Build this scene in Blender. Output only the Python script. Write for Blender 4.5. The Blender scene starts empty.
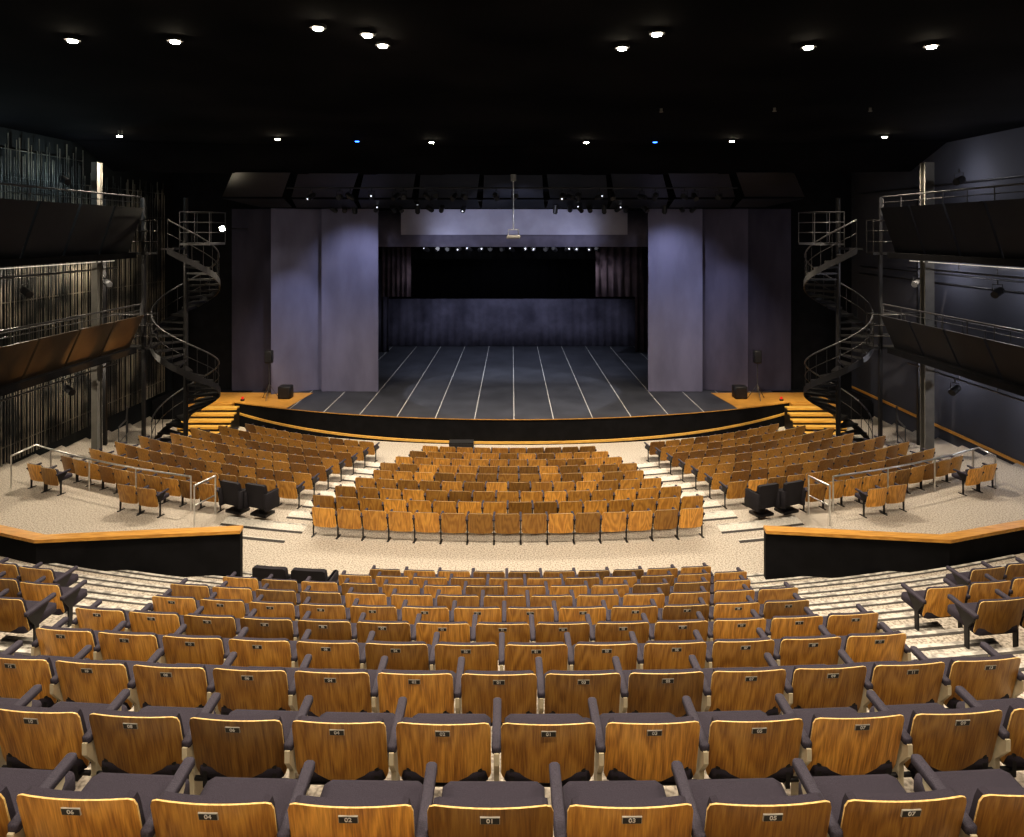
import bpy, math, random
from mathutils import Vector, Matrix
random.seed(4)
S=bpy.context.scene
COL=S.collection
pi=math.pi
# ------------------------------------------------------------------ materials
def nm(name):
    m=bpy.data.materials.new(name); m.use_nodes=True
    return m, m.node_tree.nodes, m.node_tree.links, m.node_tree.nodes['Principled BSDF']
def mat(name,col,rough=.6,metal=0,col2=None,scale=20,stretch=(1,1,1),bump=0,emit=None,es=0,detail=4,lo=.35,hi=.65,spec=None):
    m,N,L,b=nm(name)
    b.inputs['Roughness'].default_value=rough; b.inputs['Metallic'].default_value=metal
    if spec is not None: b.inputs['Specular IOR Level'].default_value=spec
    b.inputs['Base Color'].default_value=(*col,1)
    if emit: b.inputs['Emission Color'].default_value=(*emit,1); b.inputs['Emission Strength'].default_value=es
    tc=N.new('ShaderNodeTexCoord'); mp=N.new('ShaderNodeMapping'); mp.inputs['Scale'].default_value=stretch
    L.new(tc.outputs['Object'],mp.inputs['Vector'])
    no=N.new('ShaderNodeTexNoise'); no.inputs['Scale'].default_value=scale; no.inputs['Detail'].default_value=detail
    L.new(mp.outputs[0],no.inputs['Vector'])
    c2=col2 if col2 else tuple(c*.8 for c in col)
    cr=N.new('ShaderNodeValToRGB'); e=cr.color_ramp.elements
    e[0].position=lo; e[1].position=hi; e[0].color=(*c2,1); e[1].color=(*col,1)
    L.new(no.outputs['Fac'],cr.inputs['Fac']); out=cr.outputs['Color']
    L.new(out,b.inputs['Base Color'])
    if bump:
        bp=N.new('ShaderNodeBump'); bp.inputs['Strength'].default_value=bump; bp.inputs['Distance'].default_value=.02
        L.new(no.outputs['Fac'],bp.inputs['Height']); L.new(bp.outputs[0],b.inputs['Normal'])
    return m
M={}
def wood_mat(name,gain=1.0):
    m,N,L,b=nm(name); b.inputs['Roughness'].default_value=.30
    tc=N.new('ShaderNodeTexCoord'); oi=N.new('ShaderNodeObjectInfo')
    va=N.new('ShaderNodeVectorMath'); va.operation='SCALE'; va.inputs[0].default_value=(31,17,23); L.new(oi.outputs['Random'],va.inputs['Scale'])
    mp=N.new('ShaderNodeMapping'); mp.inputs['Scale'].default_value=(5,2,1.1); L.new(tc.outputs['Object'],mp.inputs['Vector']); L.new(va.outputs[0],mp.inputs['Location'])
    n1=N.new('ShaderNodeTexNoise'); n1.inputs['Scale'].default_value=1.0; n1.inputs['Detail'].default_value=1.2; L.new(mp.outputs[0],n1.inputs['Vector'])
    ml=N.new('ShaderNodeMath'); ml.operation='MULTIPLY'; ml.inputs[1].default_value=48; L.new(n1.outputs['Fac'],ml.inputs[0])
    sn=N.new('ShaderNodeMath'); sn.operation='SINE'; L.new(ml.outputs[0],sn.inputs[0])
    mr=N.new('ShaderNodeMapRange'); mr.inputs['From Min'].default_value=-1; L.new(sn.outputs[0],mr.inputs['Value'])
    mp2=N.new('ShaderNodeMapping'); mp2.inputs['Scale'].default_value=(130,20,6); L.new(tc.outputs['Object'],mp2.inputs['Vector'])
    n2=N.new('ShaderNodeTexNoise'); n2.inputs['Scale'].default_value=1; n2.inputs['Detail'].default_value=3; L.new(mp2.outputs[0],n2.inputs['Vector'])
    mx=N.new('ShaderNodeMath'); mx.operation='MULTIPLY_ADD'; mx.inputs[1].default_value=.26; L.new(mr.outputs[0],mx.inputs[0]); L.new(n2.outputs['Fac'],mx.inputs[2])
    cr=N.new('ShaderNodeValToRGB'); e=cr.color_ramp.elements
    g=gain
    e[0].position=.25;e[0].color=(.24*g,.098*g,.022*g,1);e[1].position=.92;e[1].color=(.70*g,.39*g,.09*g,1)
    k=cr.color_ramp.elements.new(.58);k.color=(.49*g,.24*g,.050*g,1)
    L.new(mx.outputs[0],cr.inputs['Fac'])
    m2=N.new('ShaderNodeMapRange'); m2.inputs['To Min'].default_value=.38; m2.inputs['To Max'].default_value=1.35; L.new(oi.outputs['Random'],m2.inputs['Value'])
    hs=N.new('ShaderNodeHueSaturation'); L.new(m2.outputs[0],hs.inputs['Value']); L.new(cr.outputs[0],hs.inputs['Color']); L.new(hs.outputs[0],b.inputs['Base Color'])
    return m
M['wood']=wood_mat('seat_wood')
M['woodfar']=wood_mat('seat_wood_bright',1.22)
M['edge']=mat('plywood_edge',(.80,.58,.24),.45,col2=(.55,.36,.13),scale=60)
M['purple']=mat('purple_upholstery',(.040,.033,.050),.9,col2=(.024,.020,.032),scale=250,bump=.2)
M['arm']=mat('armrest_fabric',(.055,.048,.070),.8,col2=(.032,.028,.042),scale=200,bump=.2)
M['cream']=mat('cream_steel',(.62,.55,.40),.5,scale=8)
M['blacksteel']=mat('black_steel',(.014,.014,.016),.5,scale=10)
M['blackup']=mat('black_upholstery',(.016,.014,.02),.8,scale=120)
M['plate']=mat('plate_black',(.015,.015,.015),.4)
M['white']=mat('white_paint',(.8,.8,.78),.5)
M['rim']=mat('plate_rim',(.45,.42,.36),.5)
M['carpet']=mat('speckled_carpet',(.56,.505,.43),.95,col2=(.24,.212,.18),scale=32,detail=10,lo=.36,hi=.58,bump=.1)
M['palestep']=mat('pale_step_carpet',(.60,.565,.50),.95,col2=(.24,.22,.195),scale=24,detail=10,lo=.37,hi=.6)
M['nosing']=mat('pale_nosing',(.60,.575,.52),.7,col2=(.28,.265,.24),scale=9,detail=6,lo=.4,hi=.55)
M['frontstep']=mat('front_step_carpet',(.72,.69,.62),.95,col2=(.45,.42,.37),scale=30,detail=8)
M['darkstrip']=mat('dark_strip',(.085,.078,.072),.8,col2=(.045,.042,.04),scale=9)
M['darkline']=mat('dark_step_line',(.045,.04,.038),.8)
M['black']=mat('matte_black',(.010,.010,.012),.85,col2=(.006,.006,.007),scale=3,spec=.2)
M['ceil']=mat('black_ceiling',(.009,.0085,.010),.95,col2=(.003,.003,.004),scale=.35,detail=2,spec=.03)
M['panelblack']=mat('charcoal_panel',(.017,.017,.020),.6,scale=2)
M['reflector']=mat('reflector_charcoal',(.022,.023,.030),.42,col2=(.010,.011,.015),scale=.9)
M['gray']=mat('slate_wall',(.072,.077,.10),.8,col2=(.045,.048,.064),scale=.3,detail=2,lo=.35,hi=.65)
M['lwall']=mat('dark_wall',(.010,.013,.014),.8,col2=(.005,.007,.008),scale=1.2)
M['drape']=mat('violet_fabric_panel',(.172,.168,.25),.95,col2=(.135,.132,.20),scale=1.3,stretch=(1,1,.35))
M['header']=mat('pale_header_fabric',(.40,.395,.49),.95,col2=(.34,.335,.42),scale=1.3)
M['drape2']=mat('dark_violet_drape',(.10,.096,.14),.95,col2=(.07,.067,.10),scale=2)
M['dmid']=mat('shadow_violet_panel',(.095,.088,.135),.95,col2=(.065,.06,.095),scale=1.3,stretch=(1,1,.35))  # shaded copy of the violet fabric, shade put into the colour
M['dout']=mat('deep_shadow_panel',(.06,.055,.085),.95,col2=(.04,.037,.06),scale=1.3,stretch=(1,1,.35))  # same fabric darker still, deep shade painted into its colour
M['border']=mat('grey_violet_border',(.16,.15,.205),.95,col2=(.12,.112,.155),scale=2)
M['drape3']=mat('brown_drape',(.12,.085,.095),.95,col2=(.07,.048,.056),scale=2)
M['blackdrape']=mat('black_drape',(.006,.006,.007),1,scale=2,spec=.05)
M['oak']=mat('honey_oak',(.70,.37,.085),.4,col2=(.48,.24,.05),scale=6,stretch=(.6,6,6))
M['yoak']=mat('golden_step_oak',(.80,.50,.13),.4,col2=(.6,.35,.08),scale=6,stretch=(.6,6,6))
M['rod']=mat('grey_brass_rod',(.24,.215,.175),.45,metal=.2,scale=.7,col2=(.02,.02,.02),lo=.42,hi=.6)
M['steel']=mat('brushed_steel',(.75,.75,.74),.3,metal=.9,scale=20)
M['graysteel']=mat('black_painted_steel',(.022,.022,.025),.45,scale=10)
M['stair']=mat('stair_steel',(.018,.0175,.018),.45,scale=10)
M['railsteel']=mat('dull_grey_rail',(.10,.10,.105),.4,metal=.4,scale=10)
M['lens']=mat('warm_lens',(1,.9,.7),.4,emit=(1,.88,.66),es=150)
M['blens']=mat('blue_lens',(.2,.4,1),.4,emit=(.04,.18,1),es=6)
M['slens']=mat('small_lens',(.9,.9,1),.4,emit=(.85,.9,1),es=.9)
M['tube']=mat('tube_lamp',(1,.95,.85),.4,emit=(1,.93,.8),es=.35)
M['red']=mat('red_plastic',(.6,.02,.02),.4,emit=(1,.03,.02),es=.3)
M['pale']=mat('pale_column',(.20,.195,.18),.7,scale=3)
M['bronze']=mat('bronze_panel',(.025,.017,.012),.5,col2=(.016,.012,.009),scale=1.5)
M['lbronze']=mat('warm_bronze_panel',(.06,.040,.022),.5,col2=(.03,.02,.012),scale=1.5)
def stage_mat():
    m,N,L,b=nm('stage_floor_paint'); b.inputs['Roughness'].default_value=.55
    tc=N.new('ShaderNodeTexCoord'); sp=N.new('ShaderNodeSeparateXYZ'); L.new(tc.outputs['Object'],sp.inputs[0])
    def mt(op,a,bv=None,c=None):
        n=N.new('ShaderNodeMath'); n.operation=op
        for i,v in enumerate((a,bv,c)):
            if v is None: continue
            if isinstance(v,(int,float)): n.inputs[i].default_value=v
            else: L.new(v,n.inputs[i])
        return n.outputs[0]
    fr=mt('FRACT',mt('MULTIPLY_ADD',sp.outputs['X'],1/1.42,50.45))
    d=mt('ABSOLUTE',mt('SUBTRACT',fr,.5)); ln=mt('LESS_THAN',d,.011)
    no=N.new('ShaderNodeTexNoise'); no.inputs['Scale'].default_value=.9; no.inputs['Detail'].default_value=6; L.new(tc.outputs['Object'],no.inputs['Vector'])
    cr=N.new('ShaderNodeValToRGB'); e=cr.color_ramp.elements; e[0].position=.3;e[0].color=(.036,.039,.050,1);e[1].position=.7;e[1].color=(.062,.067,.083,1)
    L.new(no.outputs['Fac'],cr.inputs['Fac'])
    mx=N.new('ShaderNodeMixRGB'); L.new(ln,mx.inputs[0]); L.new(cr.outputs[0],mx.inputs[1]); mx.inputs[2].default_value=(.5,.5,.48,1)
    L.new(mx.outputs[0],b.inputs['Base Color']); return m
M['stage']=stage_mat()
# ------------------------------------------------------------------ mesh builder
class MB:
    def __init__(s): s.v=[];s.f=[];s.m=[];s.sm=[]
    def add(s,vs,fs,mi=0,smooth=False,T=None):
        o=len(s.v)
        for p in vs:
            p=Vector(p)
            if T is not None: p=T@p
            s.v.append(p)
        for f in fs: s.f.append([o+i for i in f]); s.m.append(mi); s.sm.append(smooth)
    def box(s,x0,x1,y0,y1,z0,z1,mi=0,T=None):
        vs=[(x0,y0,z0),(x1,y0,z0),(x1,y1,z0),(x0,y1,z0),(x0,y0,z1),(x1,y0,z1),(x1,y1,z1),(x0,y1,z1)]
        s.add(vs,[(3,2,1,0),(4,5,6,7),(0,1,5,4),(1,2,6,5),(2,3,7,6),(3,0,4,7)],mi,False,T)
    def bbox(s,x0,x1,y0,y1,z0,z1,r,mi=0,T=None,smooth=True):
        def ring(ix,z): 
            a=x0+ix;b=x1-ix;c=y0+ix;d=y1-ix;q=r*.9
            return [(a+q,c,z),(b-q,c,z),(b,c+q,z),(b,d-q,z),(b-q,d,z),(a+q,d,z),(a,d-q,z),(a,c+q,z)]
        rs=[ring(r*.6,z0),ring(0,z0+r*.6),ring(0,z1-r*.7),ring(r*.3,z1-r*.2),ring(r,z1)]
        vs=[p for q in rs for p in q]; fs=[tuple(range(7,-1,-1)),tuple(range(32,40))]
        for k in range(4):
            for i in range(8):
                j=(i+1)%8; fs.append((k*8+i,k*8+j,k*8+8+j,k*8+8+i))
        s.add(vs,fs,mi,smooth,T)
    def tube(s,pts,r,mi=0,seg=8,closed=False,T=None,r2=None):
        pts=[Vector(p) for p in pts]; n=len(pts); vs=[];fs=[]
        up=Vector((0,0,1))
        for i,p in enumerate(pts):
            a=pts[i-1] if (i>0 or closed) else p; b=pts[(i+1)%n] if (i<n-1 or closed) else p
            t=(b-a).normalized()
            u=t.cross(up)
            if u.length<.05: u=t.cross(Vector((0,1,0)))
            u.normalize(); w=t.cross(u)
            rr=r if r2 is None else r+(r2-r)*i/(n-1)
            for k in range(seg):
                an=2*pi*k/seg; vs.append(p+u*math.cos(an)*rr+w*math.sin(an)*rr)
        for i in range(n if closed else n-1):
            j=(i+1)%n
            for k in range(seg):
                l=(k+1)%seg; fs.append((i*seg+k,i*seg+l,j*seg+l,j*seg+k))
        s.add(vs,fs,mi,True,T)
        if not closed:
            s.add(vs[:seg],[tuple(range(seg-1,-1,-1))],mi,False,T); s.add(vs[-seg:],[tuple(range(seg))],mi,False,T)
    def prism(s,poly,axis,a,b,mi=0,T=None):
        n=len(poly)
        def P(p,t): 
            return (t,p[0],p[1]) if axis=='x' else ((p[0],t,p[1]) if axis=='y' else (p[0],p[1],t))
        vs=[P(p,a) for p in poly]+[P(p,b) for p in poly]
        fs=[tuple(range(n)),tuple(range(2*n-1,n-1,-1))]+[(i,i+n,(i+1)%n+n,(i+1)%n) for i in range(n)]
        s.add(vs,fs,mi,False,T)
    def mesh(s,name,mats):
        me=bpy.data.meshes.new(name); me.from_pydata([tuple(p) for p in s.v],[],s.f)
        for m in mats: me.materials.append(M[m])
        me.polygons.foreach_set('material_index',s.m); me.polygons.foreach_set('use_smooth',s.sm)
        import bmesh
        bm=bmesh.new(); bm.from_mesh(me); bmesh.ops.recalc_face_normals(bm,faces=bm.faces); bm.to_mesh(me); bm.free()
        me.update(); return me
def O(name,me,loc=(0,0,0),rz=0,parent=None,label=None,cat=None,group=None,kind=None,rot=None):
    o=bpy.data.objects.new(name,me); COL.objects.link(o); o.location=loc
    o.rotation_euler=rot if rot else (0,0,rz)
    if parent: o.parent=parent
    if label:o['label']=label
    if cat:o['category']=cat
    if group:o['group']=group
    if kind:o['kind']=kind
    return o
def quick(name,fn,mats,**k):
    b=MB(); fn(b); return O(name,b.mesh(name,mats),**k)
# ------------------------------------------------------------------ camera
CZ=7.6; CY=40.0
cd=bpy.data.cameras.new('camera'); cam=bpy.data.objects.new('camera',cd); COL.objects.link(cam)
cam.location=(0,0,CZ); cam.rotation_euler=(pi/2,0,0); cd.sensor_width=36; cd.lens=36*700/1024; cd.shift_y=-.1816; cd.clip_end=200
S.camera=cam
# ------------------------------------------------------------------ floor tiers
HW=14.5
def Rn(n): return CY-(2.86+.97*(n-1))
def zn(n): return 4.55-.37*(n-1)-(.06 if n==1 else 0)-(.03 if n==2 else 0)
RK=[25.3-.97*k for k in range(9)]
def zk(k): return 1.0-.125*k
def ry(R,x): return CY-math.sqrt(max(R*R-x*x,0.01))
tiers=[]
for n in range(-3,11): tiers.append((Rn(n)+.12,zn(n)))
tiers.append((Rn(11)+.12,1.0))
for k in range(1,9): tiers.append((RK[k]+.30,zk(k)))
def floor_fn(b):
    NX=40; xs=[-HW+2*HW*i/NX for i in range(NX+1)]
    for i,(R,z) in enumerate(tiers):
        Rin=tiers[i+1][0] if i+1<len(tiers) else 14.6
        zp=tiers[i-1][1] if i else z+.37
        vs=[];fs=[]
        for x in xs:
            vs+= [(x,ry(R,x),zp),(x,ry(R,x),z),(x,ry(Rin,x),z)]
        for j in range(NX):
            a=j*3; fs+=[(a,a+3,a+4,a+1),(a+1,a+4,a+5,a+2)]
        b.add(vs,fs)
    b.add([(-HW,24,-.002),(HW,24,-.002),(HW,43,-.002),(-HW,43,-.002)],[(0,1,2,3)])
quick('floor',floor_fn,['carpet'],kind='structure')
def strip(b,R0,R1,x0,x1,z0,z1,mi=0,N=4):
    vs=[];fs=[]
    for i in range(N+1):
        x=x0+(x1-x0)*i/N
        vs+=[(x,ry(R0,x),z0),(x,ry(R1,x),z0),(x,ry(R1,x),z1),(x,ry(R0,x),z1)]
    for i in range(N):
        a=i*4
        for q in range(4): fs.append((a+q,a+(q+1)%4,a+4+(q+1)%4,a+4+q))
    fs+=[(0,1,2,3),(N*4+3,N*4+2,N*4+1,N*4)]
    b.add(vs,fs,mi)
def aisU(n):
    o=9.5 if n>=7 else 5.3
    return [(-o-.15,-4.35),(3.85,o-.15)]
def steps_fn(b):
    for n in range(-2,12):
        R=Rn(n)+.12; zlow=zn(n) if n<11 else 1.0; h=(zn(n-1)-zlow)/2
        for (x0,x1) in aisU(n): strip(b,R,R-.46,x0,x1,zlow,zlow+h,0,8)
quick('floor_aisle_steps',steps_fn,['palestep'],kind='structure').name='floor.001'
def nos(b):
    for n in range(-2,12):
        R=Rn(n)+.12; zt=zn(n-1); zlow=zn(n) if n<11 else 1.0; h=(zt-zlow)/2
        for (x0,x1) in aisU(n):
            strip(b,R+.045,R-.012,x0,x1,zt-.03,zt+.006,0,8)
            strip(b,R-.46+.045,R-.46-.012,x0,x1,zlow+h-.03,zlow+h+.006,0,8)
            strip(b,R+.085,R+.045,x0,x1,zt-.02,zt+.005,1,8)
            strip(b,R-.46+.085,R-.46+.045,x0,x1,zlow+h-.02,zlow+h+.005,1,8)
    for k in range(0,9):
        R=RK[k]+.30; zt=zk(max(k-1,0)); zl=zk(k)
        for s in (-1,1):
            x0=4.85-.24*k; x1=R*math.sin(math.radians(12.3+.35*k)) if k>=2 else (6.6 if k==1 else 6.2)
            xa,xb=sorted((s*x0,s*x1))
            if k>0:
                strip(b,R+.36,R-.01,xa,xb,zt-.05,zt+.005,2); strip(b,R+.05,R-.012,xa,xb,zt-.05,zt+.008,0)
                strip(b,R+.46,R+.36,xa,xb,zt-.02,zt+.004,3)
            strip(b,R-.012,R-.12,xa,xb,zl-.01,zl+.006,3)
            strip(b,R-.12,R-.16,xa,xb,zl-.01,zl+.006,2)
quick('trim_1',nos,['nosing','darkstrip','frontstep','darkline'],kind='structure')
# ------------------------------------------------------------------ room shell
def shell(name,x0,x1,y0,y1,z0,z1,m):
    return quick(name,lambda b:b.box(x0,x1,y0,y1,z0,z1),[m],kind='structure')
ZC=10.6
shell('wall_left',-HW-.2,-HW,-3,43,-.3,ZC,'lwall')
shell('wall_right',HW,HW+.2,-3,43,-.3,ZC,'gray')
shell('wall_back',-HW,HW,-3.2,-3,0,ZC,'black')
shell('wall_stage',-HW,HW,43,43.2,0,ZC,'black')
shell('ceiling',-HW,HW,-3,43.2,ZC,ZC+.2,'ceil')
shell('wall_proscenium',-HW,-11.9,29.9,30.1,.92,ZC,'black')
shell('wall_proscenium.001',11.9,HW,29.9,30.1,.92,ZC,'black')
shell('wall_proscenium_header',-11.9,11.9,29.9,30.1,8.6,ZC,'black')
def soffit(b):
    vs=[];fs=[];N=24
    for i in range(N+1):
        x=-14.2+28.4*i/N; y=26.55-.008*x*x
        vs+=[(x,y,9.78),(x,y-2.2,ZC-.01),(x,y+.06,9.78),(x,y+.06,ZC-.01)]
    for i in range(N):
        a=i*4; fs+=[(a,a+4,a+5,a+1),(a+2,a+3,a+7,a+6),(a,a+2,a+6,a+4)]
    b.add(vs,fs)
quick('ceiling_soffit',soffit,['ceil'],kind='structure').name='ceiling.001'
shell('baseboard_right',HW-.04,HW,16,29.8,.98,1.07,'oak')
# ------------------------------------------------------------------ parapets
def wallpoly(b,pts,w,z0,z1):
    P=[Vector((x,y,0)) for x,y in pts]; L=[];R=[]
    for i,p in enumerate(P):
        a=P[max(i-1,0)];c=P[min(i+1,len(P)-1)]; t=(c-a).normalized(); n=Vector((-t.y,t.x,0))*w/2
        L.append(p+n);R.append(p-n)
    vs=[];fs=[]
    for l,r in zip(L,R):
        vs+=[(l.x,l.y,z0),(r.x,r.y,z0),(r.x,r.y,z1),(l.x,l.y,z1)]
    for i in range(len(P)-1):
        a=i*4
        for q in range(4): fs.append((a+q,a+(q+1)%4,a+4+(q+1)%4,a+4+q))
    n=(len(P)-1)*4; fs+=[(0,1,2,3),(n+3,n+2,n+1,n)]
    b.add(vs,fs)
def parapet(pts):
    root=quick('parapet_wall',lambda b:wallpoly(b,pts,.16,.9,1.99),['black'],label='low black parapet wall with honey wood cap beside the cross aisle',cat='parapet wall')
    quick('wooden_cap',lambda b:wallpoly(b,pts,.24,1.99,2.05),['oak'],parent=root,label='honey-coloured wooden cap')
parapet([(-5.08,13.15),(-8.6,12.75),(-14.35,14.9)])
parapet([(4.75,13.15),(7.9,12.75),(14.35,14.9)])
# ------------------------------------------------------------------ theatre chair
def back_shell(b,hw,z0,z1,y_off,th,mi_face,mi_edge,nu=8,nv=10,rc=.05,bulge=0):
    rows=[];H=z1-z0
    for j in range(nv+1):
        v=.5-.5*math.cos(pi*j/nv); z=z0+H*v
        d=min(z-z0,z1-z); w=hw
        if d<rc: w=hw-rc+math.sqrt(max(rc*rc-(rc-d)**2,0))
        rows.append((z,w,v))
    def P(u,z,w,v,f):
        x=u*w; y=.10*(1-v)+.035*(x/hw)**2+y_off
        bl=bulge*(1-(x/hw)**4)*(1-(2*v-1)**4)
        zz=z+ .010*(1-(x/hw)**2)*v
        return (x, y+(th+bl if f else 0), zz)
    back=[[P(-1+2*i/nu,z,w,v,0) for i in range(nu+1)] for z,w,v in rows]
    front=[[P(-1+2*i/nu,z,w,v,1) for i in range(nu+1)] for z,w,v in rows]
    def grid(g,flip):
        vs=[p for r in g for p in r]; fs=[]
        for j in range(nv):
            for i in range(nu):
                a=j*(nu+1)+i; q=(a,a+1,a+nu+2,a+nu+1); fs.append(q[::-1] if flip else q)
        return vs,fs
    vs,fs=grid(back,False); b.add(vs,fs,mi_face,True)
    vs,fs=grid(front,True); b.add(vs,fs,mi_face,True)
    def loop(g): return [g[0][i] for i in range(nu+1)]+[g[j][nu] for j in range(1,nv+1)]+[g[nv][i] for i in range(nu-1,-1,-1)]+[g[j][0] for j in range(nv-1,0,-1)]
    A=loop(back);B=loop(front)
    n=len(A); b.add(A+B,[(i,(i+1)%n,(i+1)%n+n,i+n) for i in range(n)],mi_edge,False)
def wood_back(b,mi=0,me=1,lo=False): back_shell(b,.262,.36,.742,0,.009,mi,me,4 if lo else 8,5 if lo else 10,rc=.032)
def back_pad(b,mi=0,lo=False): back_shell(b,.244,.40,.740,.010,.042,mi,mi,4 if lo else 8,5 if lo else 8,.03,.018)
def seat_pad(b,mi=0,lo=False):
    T=Matrix.Translation((0,.33,.40))@Matrix.Rotation(math.radians(3),4,'X')
    b.bbox(-.245,.245,-.23,.21,-.05,.05,.03,mi,T)
def arm_pad(b,x,mi=0):
    T=Matrix.Translation((x,.22,.585))@Matrix.Rotation(math.radians(4),4,'X')
    b.bbox(-.026,.026,-.17,.22,-.022,.022,.012,mi,T)
def standard(b,x,mi=0,mi2=1):
    b.prism([(.06,.02),(.36,.02),(.30,.06),(.24,.10),(.24,.40),(.36,.54),(.36,.565),(.04,.565),(.04,.50),(.12,.40),(.12,.10),(.06,.06)],'x',x-.014,x+.014,mi)
    b.box(x-.04,x+.04,.03,.40,0,.022,mi2)
def slim_standard(b,x,mi=0):
    b.prism([(.16,.02),(.21,.02),(.22,.42),(.34,.55),(.34,.565),(.08,.565),(.08,.53),(.16,.42)],'x',x-.010,x+.010,mi)
    b.box(x-.02,x+.02,.08,.32,0,.018,mi)
def bracket(b,mi=0):
    for sx in (-1,1):
        b.box(sx*.20-.012,sx*.20+.012,.10,.15,.30,.44,mi)
    b.tube([(-.27,.13,.33),(.27,.13,.33)],.014,mi,6)
AX=.288
def me_of(fn,mats,name):
    b=MB(); fn(b); return b.mesh(name,mats)
P_back=me_of(wood_back,['wood','edge'],'backrest'); P_pad=me_of(back_pad,['purple'],'back_cushion')
P_seat=me_of(seat_pad,['purple'],'seat'); P_armL=me_of(lambda b:arm_pad(b,-AX),['arm'],'armrest'); P_armR=me_of(lambda b:arm_pad(b,AX),['arm'],'armrest')
P_stL=me_of(lambda b:standard(b,-AX),['cream','blacksteel'],'leg'); P_stR=me_of(lambda b:standard(b,AX),['cream','blacksteel'],'leg')
P_bkL=me_of(lambda b:slim_standard(b,-AX),['blacksteel'],'leg'); P_bkR=me_of(lambda b:slim_standard(b,AX),['blacksteel'],'leg')
P_br=me_of(bracket,['blacksteel'],'seat_bracket')
def plate(b):
    T=Matrix.Translation((0,.0118,.698))@Matrix.Rotation(math.radians(15),4,'X')
    b.box(-.041,.041,-.003,.003,-.018,.018,0,T); b.box(-.038,.038,-.0045,-.002,-.015,.015,1,T)
P_plate=me_of(plate,['rim','plate'],'number_plate')
NUM={}
def num_mesh(n):
    if n in NUM: return NUM[n]
    c=bpy.data.curves.new('numeral','FONT'); c.body='%02d'%n; c.size=.031; c.align_x='CENTER'; c.align_y='CENTER'; c.extrude=.0006; c.offset=.0006
    t=bpy.data.objects.new('numeral_tmp',c); COL.objects.link(t)
    bpy.context.view_layer.update()
    me=bpy.data.meshes.new_from_object(t.evaluated_get(bpy.context.evaluated_depsgraph_get()))
    me.name='numeral'; me.materials.clear(); me.materials.append(M['white'])
    bpy.data.objects.remove(t); NUM[n]=me; return me
CH_L='theatre chair with golden plywood back, purple cushions and padded armrests'
def near_chair(x,y,z,rz,num,last,label=CH_L,group='theatre chairs of the upper seating tier',detail=True,dark=False):
    e=bpy.data.objects.new('theatre_chair',None); COL.objects.link(e); e.empty_display_size=.1
    e.location=(x,y,z); e.rotation_euler=(0,0,rz); e['label']=label; e['category']='chair'; e['group']=group
    parts=[('backrest',P_back),('back_cushion',P_pad),('seat',P_seat),('armrest',P_armL),('leg',P_bkL if dark else P_stL)]
    if last: parts+=[('armrest',P_armR),('leg',P_bkR if dark else P_stR)]
    if detail: parts.append(('seat_bracket',P_br))
    for nme,me in parts: O(nme,me,parent=e)
    if num is not None:
        p=O('number_plate',P_plate,parent=e,label='small black number plate with pale rim')
        O('numeral',num_mesh(num),parent=p,loc=(0,.0066,.698),rot=(math.radians(90+15),0,0))
FS=.92
def whole(b,lo=True,mis=(0,1,2,3,4)):
    w,e,p,c,k=mis
    t=MB(); ax=.28
    back_shell(t,.264,.25,.735,0,.010,w,e,4,5,rc=.03); back_shell(t,.24,.38,.73,.011,.035,p,p,4,5,.03,.018); seat_pad(t,p)
    for x in (-ax,ax):
        arm_pad(t,x,p)
        t.prism([(.15,.02),(.19,.02),(.20,.40),(.34,.55),(.34,.565),(.08,.565),(.08,.52),(.15,.40)],'x',x-.008,x+.008,k)
        t.box(x-.018,x+.018,.08,.30,0,.016,k)
    t.tube([(-.27,.15,.33),(.27,.15,.33)],.012,k,6)
    b.v+=[Vector((p_.x,p_.y,p_.z*FS)) for p_ in t.v]; b.f+=t.f; b.m+=t.m; b.sm+=t.sm
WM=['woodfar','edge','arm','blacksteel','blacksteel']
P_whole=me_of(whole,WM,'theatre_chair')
def bulky(b):
    back_shell(b,.275,.22,.78,0,.09,0,0,6,8,rc=.04,bulge=.02); b.bbox(-.25,.25,.12,.56,.32,.46,.04,0)
    for x in (-.29,.29): b.bbox(x-.045,x+.045,.04,.50,.18,.60,.03,0)
    b.box(-.22,.22,.15,.48,0,.06,1); b.box(-.05,.05,.25,.35,.05,.34,1)
P_dark=me_of(bulky,['blackup','blacksteel'],'theatre_chair')
count=0
def ringpos(R,th): return (R*math.sin(th), CY-R*math.cos(th))
X0=-.09; SP=.57; SPU=.583
BL='bulky theatre chair upholstered entirely in black at the row end'
for n in range(1,11):
    R=Rn(n)
    idx=[i for i in range(-7,7)] if n%2 else [i+.5 for i in range(-7,6)]
    if n==10: idx=[i for i in idx if i>-4.2]
    if n==9: idx.remove(-7)
    for i in idx:
        th=(X0+i*SPU)/R; x,y=ringpos(R,th)
        if n%2: num= 1 if i==0 else (2*i+1 if i>0 else -2*i)
        else: num= int(2*i) if i>0 else int(-2*i+1)
        if (n==9 and i in (-6,-5)):
            th=(X0+i*.64+.12)/R; x,y=ringpos(R,th)
            O('theatre_chair',P_dark,(x,y,zn(n)),th,label=BL,cat='chair',group='black theatre chairs'); count+=1; continue
        near_chair(x,y,zn(n),th,num if n<=6 else None,i==max(idx),detail=n<=4); count+=1
for s in (-1,1):
    for n,x0,c in ((4,5.35,1),(5,5.35 if s<0 else 5.1,2),(6,5.65 if s<0 else 5.15,3),(7,6.5,2)):
        R=Rn(n); al=x0/R+math.radians(2); px,py=ringpos(R-.05,s*x0/R)
        for q in range(c):
            x=px+s*q*.60*math.cos(al); y=py+q*.60*math.sin(al)
            near_chair(x,y,zn(n),s*(al-math.radians(3)),None,(q==0 and s<0) or (s>0 and q==c-1),label='theatre chair with golden plywood back angled toward the stage',detail=False,dark=True); count+=1
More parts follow.
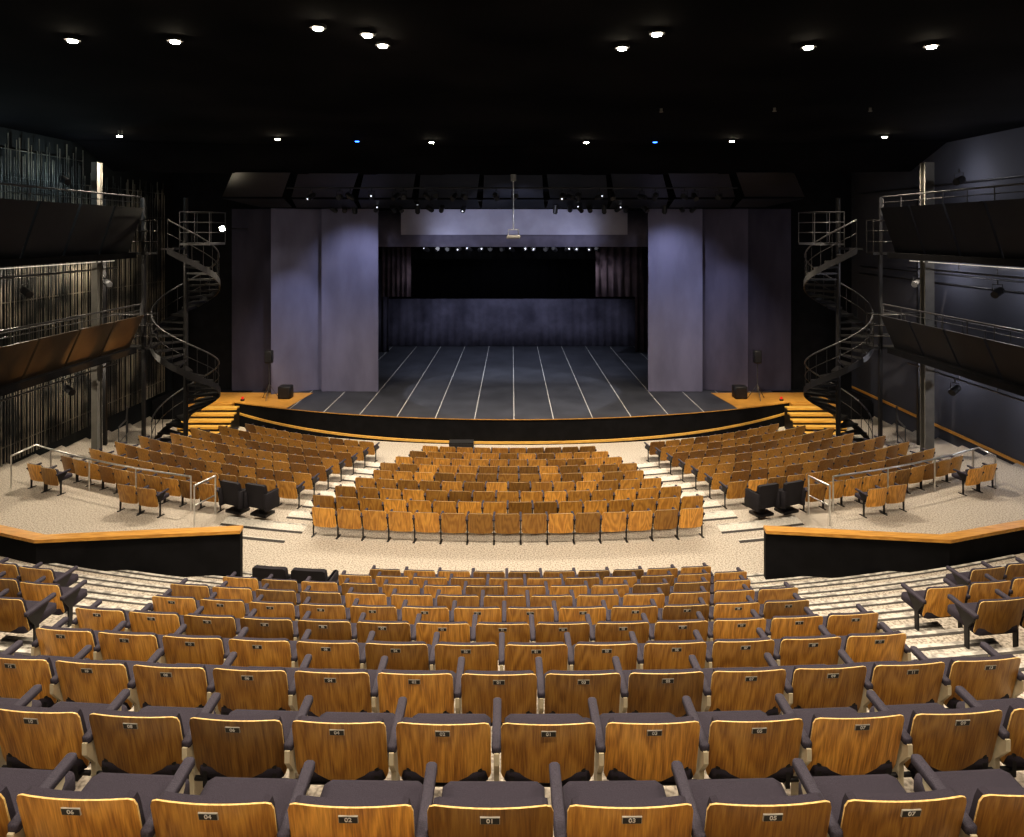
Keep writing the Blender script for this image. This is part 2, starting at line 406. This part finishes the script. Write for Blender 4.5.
FB='plywood theatre chairs of the front seating block'
cnt=[15,16,15,14,13,13,12,11,10]
for k in range(9):
    R=RK[k]; c=cnt[k]
    for i in range(c):
        t=(i-(c-1)/2); th=(-.1+t*SP)/R; x,y=ringpos(R,th)
        O('theatre_chair',P_whole,(x,y,zk(k)),th,label='theatre chair with golden plywood back on black legs',cat='chair',group=FB); count+=1
side=[]
for s in (-1,1):
    for k in range(9):
        R=RK[k]
        if k==0:
            ths=[(14.0,1),(15.6,1),(19.6,0),(21.0,0),(27.5,0),(28.9,0)]
        else:
            a=(17.6 if k==1 else 13.2+.35*k); b_=29.3+(.9*k if k<7 else 4.2); ths=[]; 
            while a<b_: ths.append((a,0)); a+=math.degrees(SP/R)
        for a,dk in ths:
            th=s*math.radians(a); x,y=ringpos(R-(.68 if dk else 0),th); 
            r_=th*(1.5 if dk else .7) if k==0 else th*.9
            side.append((y,x,y,zk(k),r_,dk,k))
side.sort(key=lambda t:t[0])
rest=[]
for it in side:
    _,x,y,z,th,dk,k=it
    if dk:
        O('theatre_chair',P_dark,(x,y,z),th,label='bulky theatre chair upholstered entirely in black beside the aisle handrail',cat='chair',group='black theatre chairs'); count+=1
    elif count<300:
        O('theatre_chair',P_whole,(x,y,z),th,label='theatre chair with golden plywood back on black legs',cat='chair',group='plywood theatre chairs of the side seating blocks'); count+=1
    else: rest.append(it)
def restfn(b):
    src=MB(); whole(src)
    for _,x,y,z,th,dk,k in rest:
        T=Matrix.Translation((x,y,z))@Matrix.Rotation(th,4,'Z'); o=len(b.v)
        b.v+= [T@p for p in src.v]; b.f+=[[o+i for i in f] for f in src.f]
        b.m+=[(5 if (m==0 and (int(x*977)+k)%3==0) else m) for m in src.m]; b.sm+=src.sm
M['woodfar2']=mat('seat_wood_dark',(.36,.175,.04),.32,col2=(.24,.11,.025),scale=9,stretch=(6,6,1))
M['woodfar3']=mat('seat_wood_gold',(.66,.35,.075),.32,col2=(.46,.225,.045),scale=9,stretch=(6,6,1))
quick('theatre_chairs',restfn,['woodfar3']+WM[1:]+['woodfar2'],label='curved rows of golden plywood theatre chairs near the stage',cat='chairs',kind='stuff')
mb=quick('monitor_speaker',lambda b:b.prism([(-.2,0),(.2,0),(.2,.22),(.0,.42),(-.2,.36)],'x',-.42,.42),['blacksteel'],loc=(-1.75,24.3,0),label='black wedge monitor loudspeaker on the floor by the stage',cat='loudspeaker')
quick('speaker_grille',lambda b:b.box(-.38,.38,-.215,-.198,.04,.32),['graysteel'],parent=mb)
# ------------------------------------------------------------------ stage
SR=25.0; SC=50.1
def sy(x): return SC-math.sqrt(SR*SR-x*x)
def deck(b):
    N=40; W=10.95
    xs=[-W+2*W*i/N for i in range(N+1)]
    vs=[]
    for x in xs: vs+=[(x,sy(x),.9),(x,42.9,.9),(x,sy(x),0)]
    b.add(vs,[(i*3,i*3+3,i*3+4,i*3+1) for i in range(N)],0)
    b.add(vs,[(i*3,i*3+2,i*3+5,i*3+3) for i in range(N)],1)
    b.box(-14.4,-10.95,28.0,42.9,0,.898,1); b.box(10.95,14.4,28.0,42.9,0,.898,1)
stage=quick('stage_platform',deck,['stage','black'],label='curved black stage platform with white stripes on slate floor',cat='stage')
def arcband(b,off,z0f,z1f,th,mi=0,W=10.95,N=48):
    vs=[];fs=[]
    for i in range(N+1):
        x=-W+2*W*i/N; y=sy(x)-off
        vs+=[(x,y-th,z0f(x)),(x,y,z0f(x)),(x,y,z1f(x)),(x,y-th,z1f(x))]
    for i in range(N):
        a=i*4
        for q in range(4): fs.append((a+q,a+(q+1)%4,a+4+(q+1)%4,a+4+q))
    fs+=[(0,1,2,3),(N*4+3,N*4+2,N*4+1,N*4)]
    b.add(vs,fs,mi)
quick('stage_edge_trim',lambda b:arcband(b,0,lambda x:.88,lambda x:.905,.02),['oak'],parent=stage,label='thin oak nosing')
lift=lambda x:.03+.45*(abs(x)/10.95)**3.2
quick('stage_base_trim',lambda b:arcband(b,0.0,lambda x:lift(x),lambda x:lift(x)+.08,.06),['yoak'],parent=stage,label='bright oak base strip')
quick('stage_skirt',lambda b:arcband(b,0.0,lambda x:-.01,lambda x:lift(x),.05),['black'],parent=stage)
for s in (-1,1):
    def wd(b):
        xm0,xm1=sorted((s*12.7,s*10.97))
        b.box(xm0,xm1,27.36,27.98,.0,.895) 
        edge=[(s*x,sy(x)+.02) for x in (8.6,9.2,9.8,10.3,10.9)]
        b.prism([(s*8.3,29.2)]+edge+[(s*12.7,27.4),(s*12.7,29.3)],'z',.902,.915)
    quick('wooden_deck',wd,['oak'],label='honey wood deck corner at the side of the stage',cat='deck')
    x0,x1=sorted((s*12.5,s*10.6)) 
    stc=bpy.data.objects.new('wooden_stairs',None); COL.objects.link(stc); stc.location=((x0+x1)/2,25.85,0); stc['label']='honey wood steps rising to the stage deck'; stc['category']='stairs'
    for i in range(5):
        hw=(x1-x0)/2; yy=i*.27
        quick('riser',lambda b:b.box(-hw,hw,yy+.03,1.38 if i==4 else yy+.30,0,.12+i*.17),['bronze'],parent=stc,label='dark riser')
        quick('tread',lambda b:b.box(-hw,hw,yy,yy+.30,.09+i*.17,.17+i*.17),['yoak'],parent=stc,label='bright oak tread')
def flat(name,p0,p1,z0,z1,m,folds=0,amp=.0,label='',cat='stage panel',th=.06,hang=None):
    def fn(b):
        N=max(1,folds*6); a=Vector((p0[0],p0[1],0)); c=Vector((p1[0],p1[1],0)); t=(c-a); n=Vector((t.y,-t.x,0)).normalized()
        vs=[];fs=[]
        for i in range(N+1):
            q=a+t*i/N; o=n*(amp*math.sin(2*pi*folds*i/N)+amp*.35*math.sin(2*pi*folds*i/N*2.3+1)) if folds else Vector()
            f=q+o; g=q+o-n*th
            vs+=[(f.x,f.y,z0),(g.x,g.y,z0),(g.x,g.y,z1),(f.x,f.y,z1)]
        for i in range(N):
            k=i*4
            for r in range(4): fs.append((k+r,k+(r+1)%4,k+4+(r+1)%4,k+4+r))
        fs+=[(0,1,2,3),(N*4+3,N*4+2,N*4+1,N*4)]
        b.add(vs,fs,0,folds>0)
    o=quick(name,fn,[m],label=label,cat=cat)
    if hang:
        y=(p0[1]+p1[1])/2
        for f in (.15,.85):
            x=p0[0]+(p1[0]-p0[0])*f
            quick('suspension_cable',lambda b:b.tube([(x,y,z1),(x,y,ZC-.005)],.015,0,6),['graysteel'],parent=o)
    return o
PL='tall violet-grey fabric panel framing the stage opening'
flat('fabric_panel',(-8.0,29.4),(-5.62,29.4),.92,8.6,'drape',label=PL)
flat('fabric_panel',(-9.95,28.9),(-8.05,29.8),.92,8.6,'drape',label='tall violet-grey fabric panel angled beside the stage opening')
flat('fabric_panel',(-11.85,29.6),(-10.0,29.5),.92,8.6,'dout',label='violet fabric panel beside the stage with shade put into its colour')
flat('fabric_panel',(5.72,29.4),(8.0,29.4),.92,8.6,'drape',label=PL)
flat('fabric_panel',(8.05,29.75),(9.85,29.2),.92,8.6,'dmid',label='violet fabric panel in painted shade angled beside the stage opening')
flat('fabric_panel',(9.9,29.5),(11.8,29.6),.92,8.6,'dout',label='violet fabric panel beside the stage with shade put into its colour')
flat('stage_header',(-4.95,31.2),(5.15,31.2),7.5,8.72,'header',label='pale violet fabric header across the stage opening',hang=1)
flat('stage_border',(-6.2,31.8),(6.2,31.8),6.95,8.6,'border',folds=14,amp=.02,label='grey violet border drape behind the header',hang=1)
flat('back_curtain',(-9.5,41.2),(9.5,41.2),.92,3.7,'drape2',folds=40,amp=.02,label='pleated dark violet curtain at the rear of the stage',cat='curtain')
flat('back_drop',(-9.5,42.0),(9.5,42.0),.92,9.5,'blackdrape',folds=30,amp=.05,label='black backdrop hanging at the stage rear',cat='curtain')
flat('black_border',(-9,36.8),(9,36.8),6.2,9.5,'blackdrape',folds=30,amp=.05,label='black border drape above the stage',cat='curtain')
for s in (-1,1):
    a,c=sorted((s*6.7,s*4.3 if s>0 else s*5.2)); flat('hanging_leg_drape',(a,36.0),(c,36.0),4.3,6.9,'drape3',folds=6,amp=.08,label='short brown pleated drape hanging in the wings',cat='curtain',hang=1)
    a,c=sorted((s*9.4,s*6.9)); flat('side_leg_drape',(a,39.2),(c,39.2),.92,9,'drape2' if s<0 else 'drape3',folds=7,amp=.08,label='dark pleated leg drape at the side of the stage',cat='curtain')
    a,c=sorted((s*10.8,s*7.0)); flat('side_leg_drape',(a,33),(c,33),.92,9,'blackdrape',folds=9,amp=.08,label='black pleated leg drape in the wings',cat='curtain')
# ------------------------------------------------------------------ ceiling reflectors
edges=[-11.5,-8.9,-6.3,-3.9,-1.3,1.4,4.0,6.4,9.0,11.6]
for i in range(9):
    a,c=edges[i]+.04,edges[i+1]-.04; md=(a+c)/2
    cu=.008*md*md
    root=bpy.data.objects.new('ceiling_reflector',None); COL.objects.link(root); root.location=(md,28.4-cu,8.95)
    root['label']='angled charcoal ceiling reflector panel above the stage front'; root['category']='reflector panel'; root['group']='ceiling reflector panels'
    def slab(P,T=.02):
        def fn(b):
            Q=[(x,y+.015,z+T) for x,y,z in P]
            b.add(P+Q,[(0,1,2,3),(7,6,5,4),(0,4,5,1),(1,5,6,2),(2,6,7,3),(3,7,4,0)])
        return fn
    h=(c-a)/2; k=.84+.05*(i%2)
    off=md*(.90-1)
    lx=1.3 if i==0 else 0; rx=-1.3 if i==8 else 0
    quick('lower_panel',slab([(-h+lx,.85,-.33),(h+rx,.85,-.33),(h*.95,.05,-.02),(-h*.95,.05,-.02)]),['reflector'],parent=root)
    quick('upper_panel',slab([(-h*.93,-.1,.05),(h*.93,-.1,.05),(h*k+off,-1.9,.85),(-h*k+off,-1.9,.85)]),['reflector'],parent=root)
    quick('suspension_rod',lambda b:b.tube([(off*.45,-.7,.40),(off*.45,-.7,ZC-8.95-.02)],.02,0,6),['graysteel'],parent=root)
# ------------------------------------------------------------------ ceiling lamps
def housing(b): b.tube([(0,0,.0),(0,0,.045)],.12,0,20)
H_me=me_of(housing,['black'],'lamp_housing')
def lensf(b): b.tube([(0,0,-.025),(0,0,-.002)],.065,0,16,r2=.075)
L_me=me_of(lensf,['lens'],'lens'); LB_me=me_of(lensf,['blens'],'lens')
WC=(1,.85,.67)
def downlight(x,y,z,W,col=WC,blue=False,cone=150,grp='ceiling downlights'):
    o=O('ceiling_downlight',H_me,(x,y,z),label='black ceiling downlight glowing blue' if blue else 'black ceiling downlight with a bright warm lens',cat='light',group=grp)
    O('lens',LB_me if blue else L_me,parent=o)
    if W:
        ld=bpy.data.lights.new('downlight','SPOT'); ld.energy=W; ld.color=col; ld.spot_size=math.radians(cone); ld.spot_blend=.6; ld.shadow_soft_size=.07
        lo=bpy.data.objects.new('lamp_light',ld); COL.objects.link(lo); lo.parent=o; lo.location=(0,0,-.04)
ZL=10.55
for x,y,W in ((-6.75,10.75,750),(-5.2,10.8,750),(-2.8,10.1,0),(-2.16,10.45,950),(-2.04,11.05,950),(1.76,11.2,950),(2.15,10.4,950),(4.72,11.15,750),(6.65,11.1,750)):
    downlight(x,y,ZL,W,cone=125)
for x,y,W in ((-12.0,21.4,1300),(-7.4,22.1,2900),(-2.63,22.9,2500),(2.43,22.9,2500),(7.1,22.6,2900),(11.5,21.6,1300)):
    downlight(x,y,ZL,W,cone=112)
downlight(-5.0,22.6,ZL,0,blue=True); downlight(4.66,22.8,ZL,0,blue=True); downlight(8.3,25.0,ZL-.25,0)
SPK=me_of(lambda b:(b.tube([(0,0,-.02),(0,0,.045)],.035,0,8),b.tube([(0,0,-.045),(0,0,-.03)],.05,0,8)),['pale'],'ceiling_sprinkler')
for x,y in ((-11.5,20.5),(3.6,16.9),(6.3,16.8),(8.6,16.8)):
    O('ceiling_sprinkler',SPK,(x,y,ZL),label='small pale sprinkler head on the black ceiling',cat='sprinkler',group='ceiling sprinklers')
for x,y,W in ((-4.5,5,450),(-1.5,5,450),(1.5,5,450),(4.5,5,450),(-3,1.5,600),(0,1.5,600),(3,1.5,600)):  # unseen downlights above the view, added to light the near rows
    downlight(x,y,ZL,W)
# ------------------------------------------------------------------ stage light fixtures
def can(b):
    b.tube([(0,-.16,0),(0,-.05,0),(0,.12,0),(0,.17,0)],.10,0,12); b.tube([(0,.17,0),(0,.22,0)],.07,0,10)
def yoke(b):
    b.tube([(-.12,0,0),(-.12,0,.22),(.12,0,.22),(.12,0,0)],.012,0,6); b.tube([(0,0,.22),(0,0,.34)],.02,0,6)
can_me=me_of(can,['blacksteel'],'lamp_body'); yoke_me=me_of(yoke,['blacksteel'],'yoke'); cl_me=me_of(lambda b:b.tube([(0,-.168,0),(0,-.161,0)],.035,0,12),['slens'],'lens')
def fixture(x,y,z,tilt=-40,yaw=0,lit=True):
    o=O('stage_spotlight',yoke_me,(x,y,z),rz=math.radians(yaw),label='black theatrical spotlight hanging from a pipe',cat='stage light',group='theatrical spotlights')
    c=O('lamp_body',can_me,parent=o,rot=(math.radians(-tilt),0,0))
    if lit: O('lens',cl_me,parent=c)
quick('lighting_pipe',lambda b:(b.tube([(-8.5,26.4,9.28),(8.5,26.4,9.28)],.03,0,8)),['graysteel'],label='horizontal black pipe carrying theatrical spotlights',cat='pipe')
for i,x in enumerate((-7.6,-6.5,-6.1,-5.3,-4.4,-4.1,-3.2,-2.9,-2.2,-1.8,-.6,.1,1.9,2.2,2.5,3.3,3.8,4.9,5.4,6.5,6.9,7.8)): fixture(x,26.4,8.94,tilt=(-30,170,-150,10)[i%4],yaw=(i*37)%70-35,lit=i%3==0)
quick('lighting_pipe',lambda b:(b.tube([(-8.0,28.9,8.92),(8.0,28.9,8.92)],.03,0,8)),['graysteel'],label='lower black pipe carrying theatrical spotlights',cat='pipe')
for i,x in enumerate((-7.4,-6.9,-6.5,-5.6,-4.9,-4.6,-3.9,-3.4,-2.9,-2.0,1.8,2.4,2.8,3.2,3.8,4.4,4.7,5.5,6.3,7.0,7.5)): fixture(x,28.9,8.58,tilt=(30,-40,80,20)[i%4],yaw=(i*47)%80-40,lit=i%3==0)
quick('lighting_truss',lambda b:(b.tube([(-4.6,35,7.1),(4.6,35,7.1)],.03,0,8),b.tube([(-4.6,35,7.4),(4.6,35,7.4)],.03,0,8),[b.tube([(-4.6+.46*i,35,7.1 if i%2 else 7.4),(-4.14+.46*i,35,7.4 if i%2 else 7.1)],.015,0,5) for i in range(20)]),['graysteel'],label='lighting truss over the stage',cat='truss')
for i in range(17): fixture(-4.3+.54*i+.12*math.sin(i*3.1),35,6.76,tilt=20-8*(i%4),yaw=(i*53)%70-35,lit=(i*7)%5 in (0,1,3))
hm=quick('hanging_projector',lambda b:(b.tube([(0,0,.3),(0,0,2.0)],.022,0,8),b.tube([(-.18,0,.1),(-.18,0,.3),(.18,0,.3),(.18,0,.1)],.02,0,6)),['steel'],loc=(.05,24.6,7.4),label='white suspended projector on a thin pole above the stage',cat='projector')
quick('projector_body',lambda b:b.bbox(-.24,.24,-.16,.16,-.02,.11,.04),['pale'],parent=hm)
quick('mount_head',lambda b:b.tube([(0,0,2.0),(0,0,2.25)],.10,0,10),['pale'],parent=hm)
# ------------------------------------------------------------------ loudspeakers
for s,x in ((-1,-9.75),(1,9.85)):
    e=quick('loudspeaker',lambda b:b.bbox(-.14,.14,-.13,.13,1.45,1.95,.03),['blacksteel'],loc=(x,28.1,.915),label='black loudspeaker on a tripod stand at the stage side',cat='loudspeaker')
    quick('speaker_grille',lambda b:b.box(-.11,.11,-.145,-.128,1.5,1.9),['graysteel'],parent=e)
    quick('stand',lambda b:(b.tube([(0,0,.3),(0,0,1.46)],.02,0,8),[b.tube([(0,0,.6),(.38*math.cos(a),.38*math.sin(a),.01)],.014,0,6) for a in (.5,2.6,4.7)]),['railsteel'],parent=e)
    sb=quick('subwoofer',lambda b:b.bbox(-.25,.25,-.24,.24,0,.5,.04),['blacksteel'],loc=(x+s*-.05+(.55 if s<0 else -.6),28.3,.915),label='black subwoofer cabinet standing on the stage deck',cat='subwoofer')
    quick('speaker_grille',lambda b:b.box(-.20,.20,-.255,-.238,.06,.44),['graysteel'],parent=sb)
    mk=quick('marker_lamp',lambda b:(b.bbox(-.07,.07,-.06,.06,0,.08,.02)),['blacksteel'],loc=(s*10.7,27.8,.915),label='small red marker lamp on the stage deck',cat='lamp')
    quick('lens',lambda b:b.tube([(0,0,.08),(0,0,.16)],.05,0,8),['red'],parent=mk)
# ------------------------------------------------------------------ handrails
def rail(pts,posts,r=.024,h=.9,mid=True,m='steel',label='brushed steel handrail beside the seating aisle'):
    top=[(x,y,z+h) for x,y,z in pts]
    o=quick('handrail',lambda b:b.tube(top,r,0,8),[m],label=label,cat='railing')
    if mid: quick('mid_rail',lambda b:b.tube([(x,y,z+h*.5) for x,y,z in pts],r*.6,0,6),[m],parent=o)
    pm=me_of(lambda b:b.tube([(0,0,0),(0,0,h)],r*.8,0,8),[m],'post')
    for i in posts: O('post',pm,pts[i],parent=o)
    return o
for s in (-1,1):
    xe=12.95 if s<0 else 12.5
    pts=[(s*xe,18.1,1.0)]+[(*ringpos(24.62,s*math.radians(a)),1.0) for a in ((31.8 if s<0 else 30.6),30,28,26,24,22,20,18)]
    rail(pts,[0,2,4,6,8],r=.025,h=.82,mid=False)
    rail([(s*7.15,15.75,1.0),(s*6.95,16.4,1.0)],[0,1],r=.027,mid=True)
# ------------------------------------------------------------------ balconies
BY1=22.85
def balc(s,zb,zt,zf,m,name_l,warm=False):
    y0,y1=6.0,BY1; X=12.0
    root=quick('balcony',lambda b:b.box(*sorted((s*(X+.25),s*14.15)),y0,y1,zf-.18,zf),['black'],label=name_l,cat='balcony')
    n=10; L=(y1-y0)/n
    for i in range(n):
        a=y0+i*L+.05; c=y0+(i+1)*L-.05
        def fn(b):
            P=[(X+.55,a,zb),(X+.55,c,zb),(X,c,zt),(X,a,zt),(X+.61,a,zb),(X+.61,c,zb),(X+.08,c,zt),(X+.08,a,zt)]
            b.add([(s*x,y,z) for x,y,z in P],[(0,1,2,3),(4,7,6,5),(0,4,5,1),(1,5,6,2),(2,6,7,3),(3,7,4,0)])
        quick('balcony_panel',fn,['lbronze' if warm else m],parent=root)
    rp=[(s*(X+.12),y0+i*(y1-y0)/16,zt) for i in range(17)]
    quick('balcony_rail',lambda b:(b.tube([(x,y,z+.36) for x,y,z in rp],.026,0,8),b.tube([(x,y,z+.18) for x,y,z in rp],.013,0,6),[b.tube([(x,y,z-.1),(x,y,z+.36)],.016,0,6) for x,y,z in rp]),['railsteel'],parent=root)
    quick('rear_rail',lambda b:(b.tube([(s*13.9,y0,zf+1.0),(s*13.9,y1,zf+1.0)],.022,0,8),b.tube([(s*13.9,y0,zf+.5),(s*13.9,y1,zf+.5)],.016,0,8),[b.tube([(s*13.9,y0+k*1.04,zf),(s*13.9,y0+k*1.04,zf+1.0)],.016,0,6) for k in range(17)]),['railsteel'],parent=root)
    quick('hanging_pipe',lambda b:(b.tube([(s*(X+.9),y0+6,zf-.5),(s*(X+.9),y1,zf-.5)],.025,0,8),[b.tube([(s*(X+.9),y0+6.2+k*1.6,zf-.5),(s*(X+.9),y0+6.2+k*1.6,zf-.1)],.016,0,6) for k in range(7)]),['railsteel'],parent=root)
    quick('tube_lamp',lambda b:b.tube([(s*(X+.7),y0+10,zf-.25),(s*(X+.7),y1-.5,zf-.25)],.013,0,8),['tube'],parent=root,label='slim tube lamp under the balcony')
for s in (-1,1):
    balc(s,6.75,8.4,6.95,'panelblack','upper side balcony with leaning black panels and pipe rail')
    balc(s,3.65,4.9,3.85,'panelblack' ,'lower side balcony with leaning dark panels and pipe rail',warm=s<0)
    w_=.09 if s<0 else .14
    quick('column',lambda b:(b.box(-.035,.035,-.12,.12,0,9.0),b.box(-w_,w_,-.14,-.11,0,9.0),b.box(-w_,w_,.11,.14,0,9.0)),['pale'],loc=(s*(12.75),21.5,.75),label='pale steel column passing the side balconies',cat='column')
    for px_,py_ in ((12.1,23.0),(13.6,23.4)):
        quick('column',lambda b:(b.box(-.05,.05,-.05,.05,0,8.6),b.box(-.12,.12,-.12,.12,0,.03)),['blacksteel'],loc=(s*px_,py_,.15),label='slim black steel post by the spiral staircase',cat='column')
    for yy,zz in ((15.2,6.3),(18.6,6.2),(20.4,3.2),(16.5,9.4),(20.2,9.3),(22.3,6.2)):
        fixture(s*12.9,yy,zz-.2,tilt=-20,yaw=-s*60,lit=False)
def rods(b):
    y=15.4; i=0
    while y<29:
        top=10.1 if y<23.5 else 9.3
        b.tube([(-14.38,y,1.02),(-14.38,y,5.0),(-14.38,y,top+.35*math.sin(i*1.7))],.015 if i%3 else .024,0,5); y+=.12+.04*math.sin(i*2.3); i+=1
    for z in (1.5,3.0,5.6,8.2,9.2,10.0): b.tube([(-14.42,15.3,z),(-14.42,29 if z<9.5 else 23.5,z)],.02,0,5)
quick('rod_screen',rods,['rod'],label='screen of thin vertical metal rods along the wall',cat='screen',kind='stuff')
for z in (5.9,6.2,9.2):
    quick('wall_pipe',lambda b:b.tube([(14.43,13,z),(14.43,29,z)],.03,0,6),['graysteel'],label='grey conduit pipe running along the wall',cat='pipe',group='wall conduit pipes')
# ------------------------------------------------------------------ spiral stairs
for s in (-1,1):
    cx,cy=s*11.3,24.25; R=1.08; zb=.0
    root=quick('spiral_staircase',lambda b:(b.tube([(0,0,0),(0,0,8.8)],.08,0,10),b.tube([(0,0,0),(0,0,.04)],.2,0,12)),['stair'],loc=(cx,cy,zb),label='black steel spiral staircase climbing to the side balconies',cat='staircase')
    n=33; dz=.215; da=s*math.radians(20.5); a0=math.radians(200) if s<0 else math.radians(-20)
    w=math.radians(13)
    tm=me_of(lambda b:(b.prism([(.06,-.04),(R*math.cos(w),-R*math.sin(w)),(R,0),(R*math.cos(w),R*math.sin(w)),(.06,.04)],'z',-.06,0)),['stair'],'tread')
    bm_=me_of(lambda b:b.tube([(R-.02,0,0),(R-.02,0,.95)],.011,0,6),['stair'],'baluster')
    for i in range(n):
        a=a0+da*i; z=.2+dz*i
        O('tread',tm,(0,0,z),a,parent=root); O('baluster',bm_,(0,0,z),a,parent=root)
    def hel(rr,z0): return [(rr*math.cos(a0+da*t/3),rr*math.sin(a0+da*t/3),z0+dz*t/3) for t in range(n*3-2)]
    quick('handrail',lambda b:b.tube(hel(R-.02,1.15),.027,0,8),['railsteel'],parent=root)
    quick('mid_rail',lambda b:b.tube(hel(R-.02,.7),.014,0,6),['stair'],parent=root)
    def ribbon(b):
        A=hel(R,.02);B=hel(R,.24);C=hel(R+.03,.24);D=hel(R+.03,.02); vs=[];fs=[]
        for p in zip(A,B,C,D): vs+=list(p)
        for i in range(len(A)-1):
            k=i*4
            for q in range(4): fs.append((k+q,k+(q+1)%4,k+4+(q+1)%4,k+4+q))
        b.add(vs,fs,0,False)
    quick('stringer',ribbon,['blacksteel'],parent=root)
    def land(b,z,x0,x1,y0,y1):
        b.box(x0,x1,y0,y1,z-.08,z)
        for hz in (.35,.7,1.05):
            b.tube([(x0,y0,z+hz),(x1,y0,z+hz),(x1,y1,z+hz),(x0,y1,z+hz)],.018,0,6,closed=True)
        for x in (x0,(x0+x1)/2,x1):
            for y in (y0,y1): b.tube([(x,y,z),(x,y,z+1.05)],.018,0,6)
    x0,x1=sorted((-s*1.1,-s*.1))
    quick('landing',lambda b:land(b,7.25,x0,x1,-.65,.65),['railsteel'],parent=root,label='small landing with pipe guard rail')
    x0,x1=sorted((s*.55,s*2.6))
    quick('landing',lambda b:land(b,3.85,x0,x1,-1.3,-.85),['stair'],parent=root)
    quick('landing',lambda b:land(b,6.95,x0,x1,-1.3,-.85),['stair'],parent=root)
    rail([(s*13.9,25.3,.3),(s*13.0,23.6,.3),(s*12.7,22.6,.3)],[0,1,2],h=1.0,m='railsteel',label='dark steel pipe railing near the spiral staircase')
fl=quick('flood_lamp',lambda b:(b.bbox(-.14,.14,-.1,.1,-.1,.1,.03),b.tube([(0,.1,0),(0,2.55,0)],.02,0,6)),['blacksteel'],loc=(-11.15,27.0,7.75),label='small bright flood lamp mounted beside the spiral staircase',cat='light')
quick('lens',lambda b:b.tube([(.02,-.115,0),(.02,-.101,0)],.10,0,12),['lens'],parent=fl)
# ------------------------------------------------------------------ lights
def spot(loc,target,W,col,size=60,soft=.2,blend=.6):
    ld=bpy.data.lights.new('spot','SPOT'); ld.energy=W; ld.color=col; ld.spot_size=math.radians(size); ld.spot_blend=blend; ld.shadow_soft_size=soft
    o=bpy.data.objects.new('unmounted_spot',ld); COL.objects.link(o); o.location=loc  # light without a fixture; several are added just to brighten one place
    o.rotation_euler=(Vector(target)-Vector(loc)).to_track_quat('-Z','Y').to_euler(); return o
V=(.72,.77,1.0)
spot((-5.6,26.2,8.0),(-6.5,29.5,5.8),440,V,70,blend=.9,soft=.1); spot((5.8,26.2,8.0),(6.7,29.5,5.8),420,V,70,blend=.9,soft=.1)
spot((-8.3,27.0,8.0),(-9.2,29.3,3.0),380,V,55,blend=1,soft=.05)
spot((8.8,26.4,8.0),(9.0,29.3,4.0),300,V,60,blend=1,soft=.05)
spot((-10.8,26.9,7.7),(-8.6,29.4,4.5),45,(1,.93,.85),70,soft=.05)
spot((0,25.0,7.9),(0,31.2,8.0),480,V,75)
spot((-3,30.2,6.6),(-2.5,31.8,7.3),40,V,120); spot((3,30.2,6.6),(2.5,31.8,7.3),40,V,120)  # added fill from below to brighten the border drape
spot((-7.0,31.0,7.5),(1,29.5,.9),800,(.85,.88,1),62,blend=.15,soft=.05); spot((7.0,31.0,7.5),(-1,29.5,.9),800,(.85,.88,1),62,blend=.15,soft=.05)
spot((-2.5,32.6,8.3),(-2,37,.9),900,(.85,.88,1),95); spot((2.5,32.6,8.3),(2,37,.9),900,(.85,.88,1),95)
spot((0,37.5,6.6),(0,41,2.0),160,V,120)
spot((-1,33.5,7.5),(-6,36,5.5),45,(1,.9,.85),45); spot((1,33.5,7.5),(5.5,36,5.5),45,(1,.9,.85),45)  # small added spots that brighten the brown drapes
for x_ in (-8,-4,0,4,8): spot((x_,22.2,8.2),(x_*1.02,27.6,9.3),24,(.80,.86,1),75,blend=1,soft=.1)  # added fill spots, brighten the ceiling reflectors from below
for s in (-1,1):
    spot((s*9.4,23.2,8.0),(s*11.5,26.6,.5),1900,(1,.86,.58),26)  # added spot to brighten the wooden steps
    spot((s*9.2,25.6,8.0),(s*9.9,28.2,.9),550,(1,.80,.50),24)  # added spot to brighten the wooden deck corner
    spot((s*12.6,21.9,6.4),(s*13.3,25.5,.2),500,(1,.88,.68),60)  # added spot, bright patch on the floor by the side wall
    spot((s*13.0,22.2,9.2),(s*11.5,24.2,4.5),140,(1,.92,.84),50)  # added spot to lift the spiral stair out of the dark
for yy,W in ((21.8,130),(19.8,110),(17.8,40)): spot((-10.9,yy,2.9),(-12.3,yy+.1,4.2),W,(1,.52,.16),46,.05)  # added warm wash on the left balcony panels, no lamp modelled
for yy in (15,20): spot((10.6,yy,2.8),(12.3,yy+.3,4.1),10,(1,.9,.8),65,.05)  # dimmer added wash on the right balcony panels
for s in (-1,1):
    for yy in (16,19.5,23): 
        for zz,W in ((6.3,60),(3.2,50),(9.3,36)):  # unseen point lights added to brighten side galleries and rods
            ld=bpy.data.lights.new('gallery_fill','POINT'); ld.energy=W*(1.25 if s<0 else .8)*(1.3 if (s>0 and zz>9) else 1); ld.color=(1,.87,.68) if s<0 else (.95,.93,1); ld.shadow_soft_size=.08
            if s<0 and zz>9: ld.color=(.75,.95,1)
            o=bpy.data.objects.new('gallery_fill',ld); COL.objects.link(o); o.location=(s*13.5,yy-(1.2 if zz>9 else .35),zz)
w=bpy.data.worlds.new('world'); S.world=w; w.use_nodes=True; w.node_tree.nodes['Background'].inputs[0].default_value=(.02,.02,.025,1); w.node_tree.nodes['Background'].inputs[1].default_value=.2
S.view_settings.view_transform='Standard'
try: S.view_settings.look='Medium High Contrast'
except Exception as e: print('look',e)
S.view_settings.exposure=.12
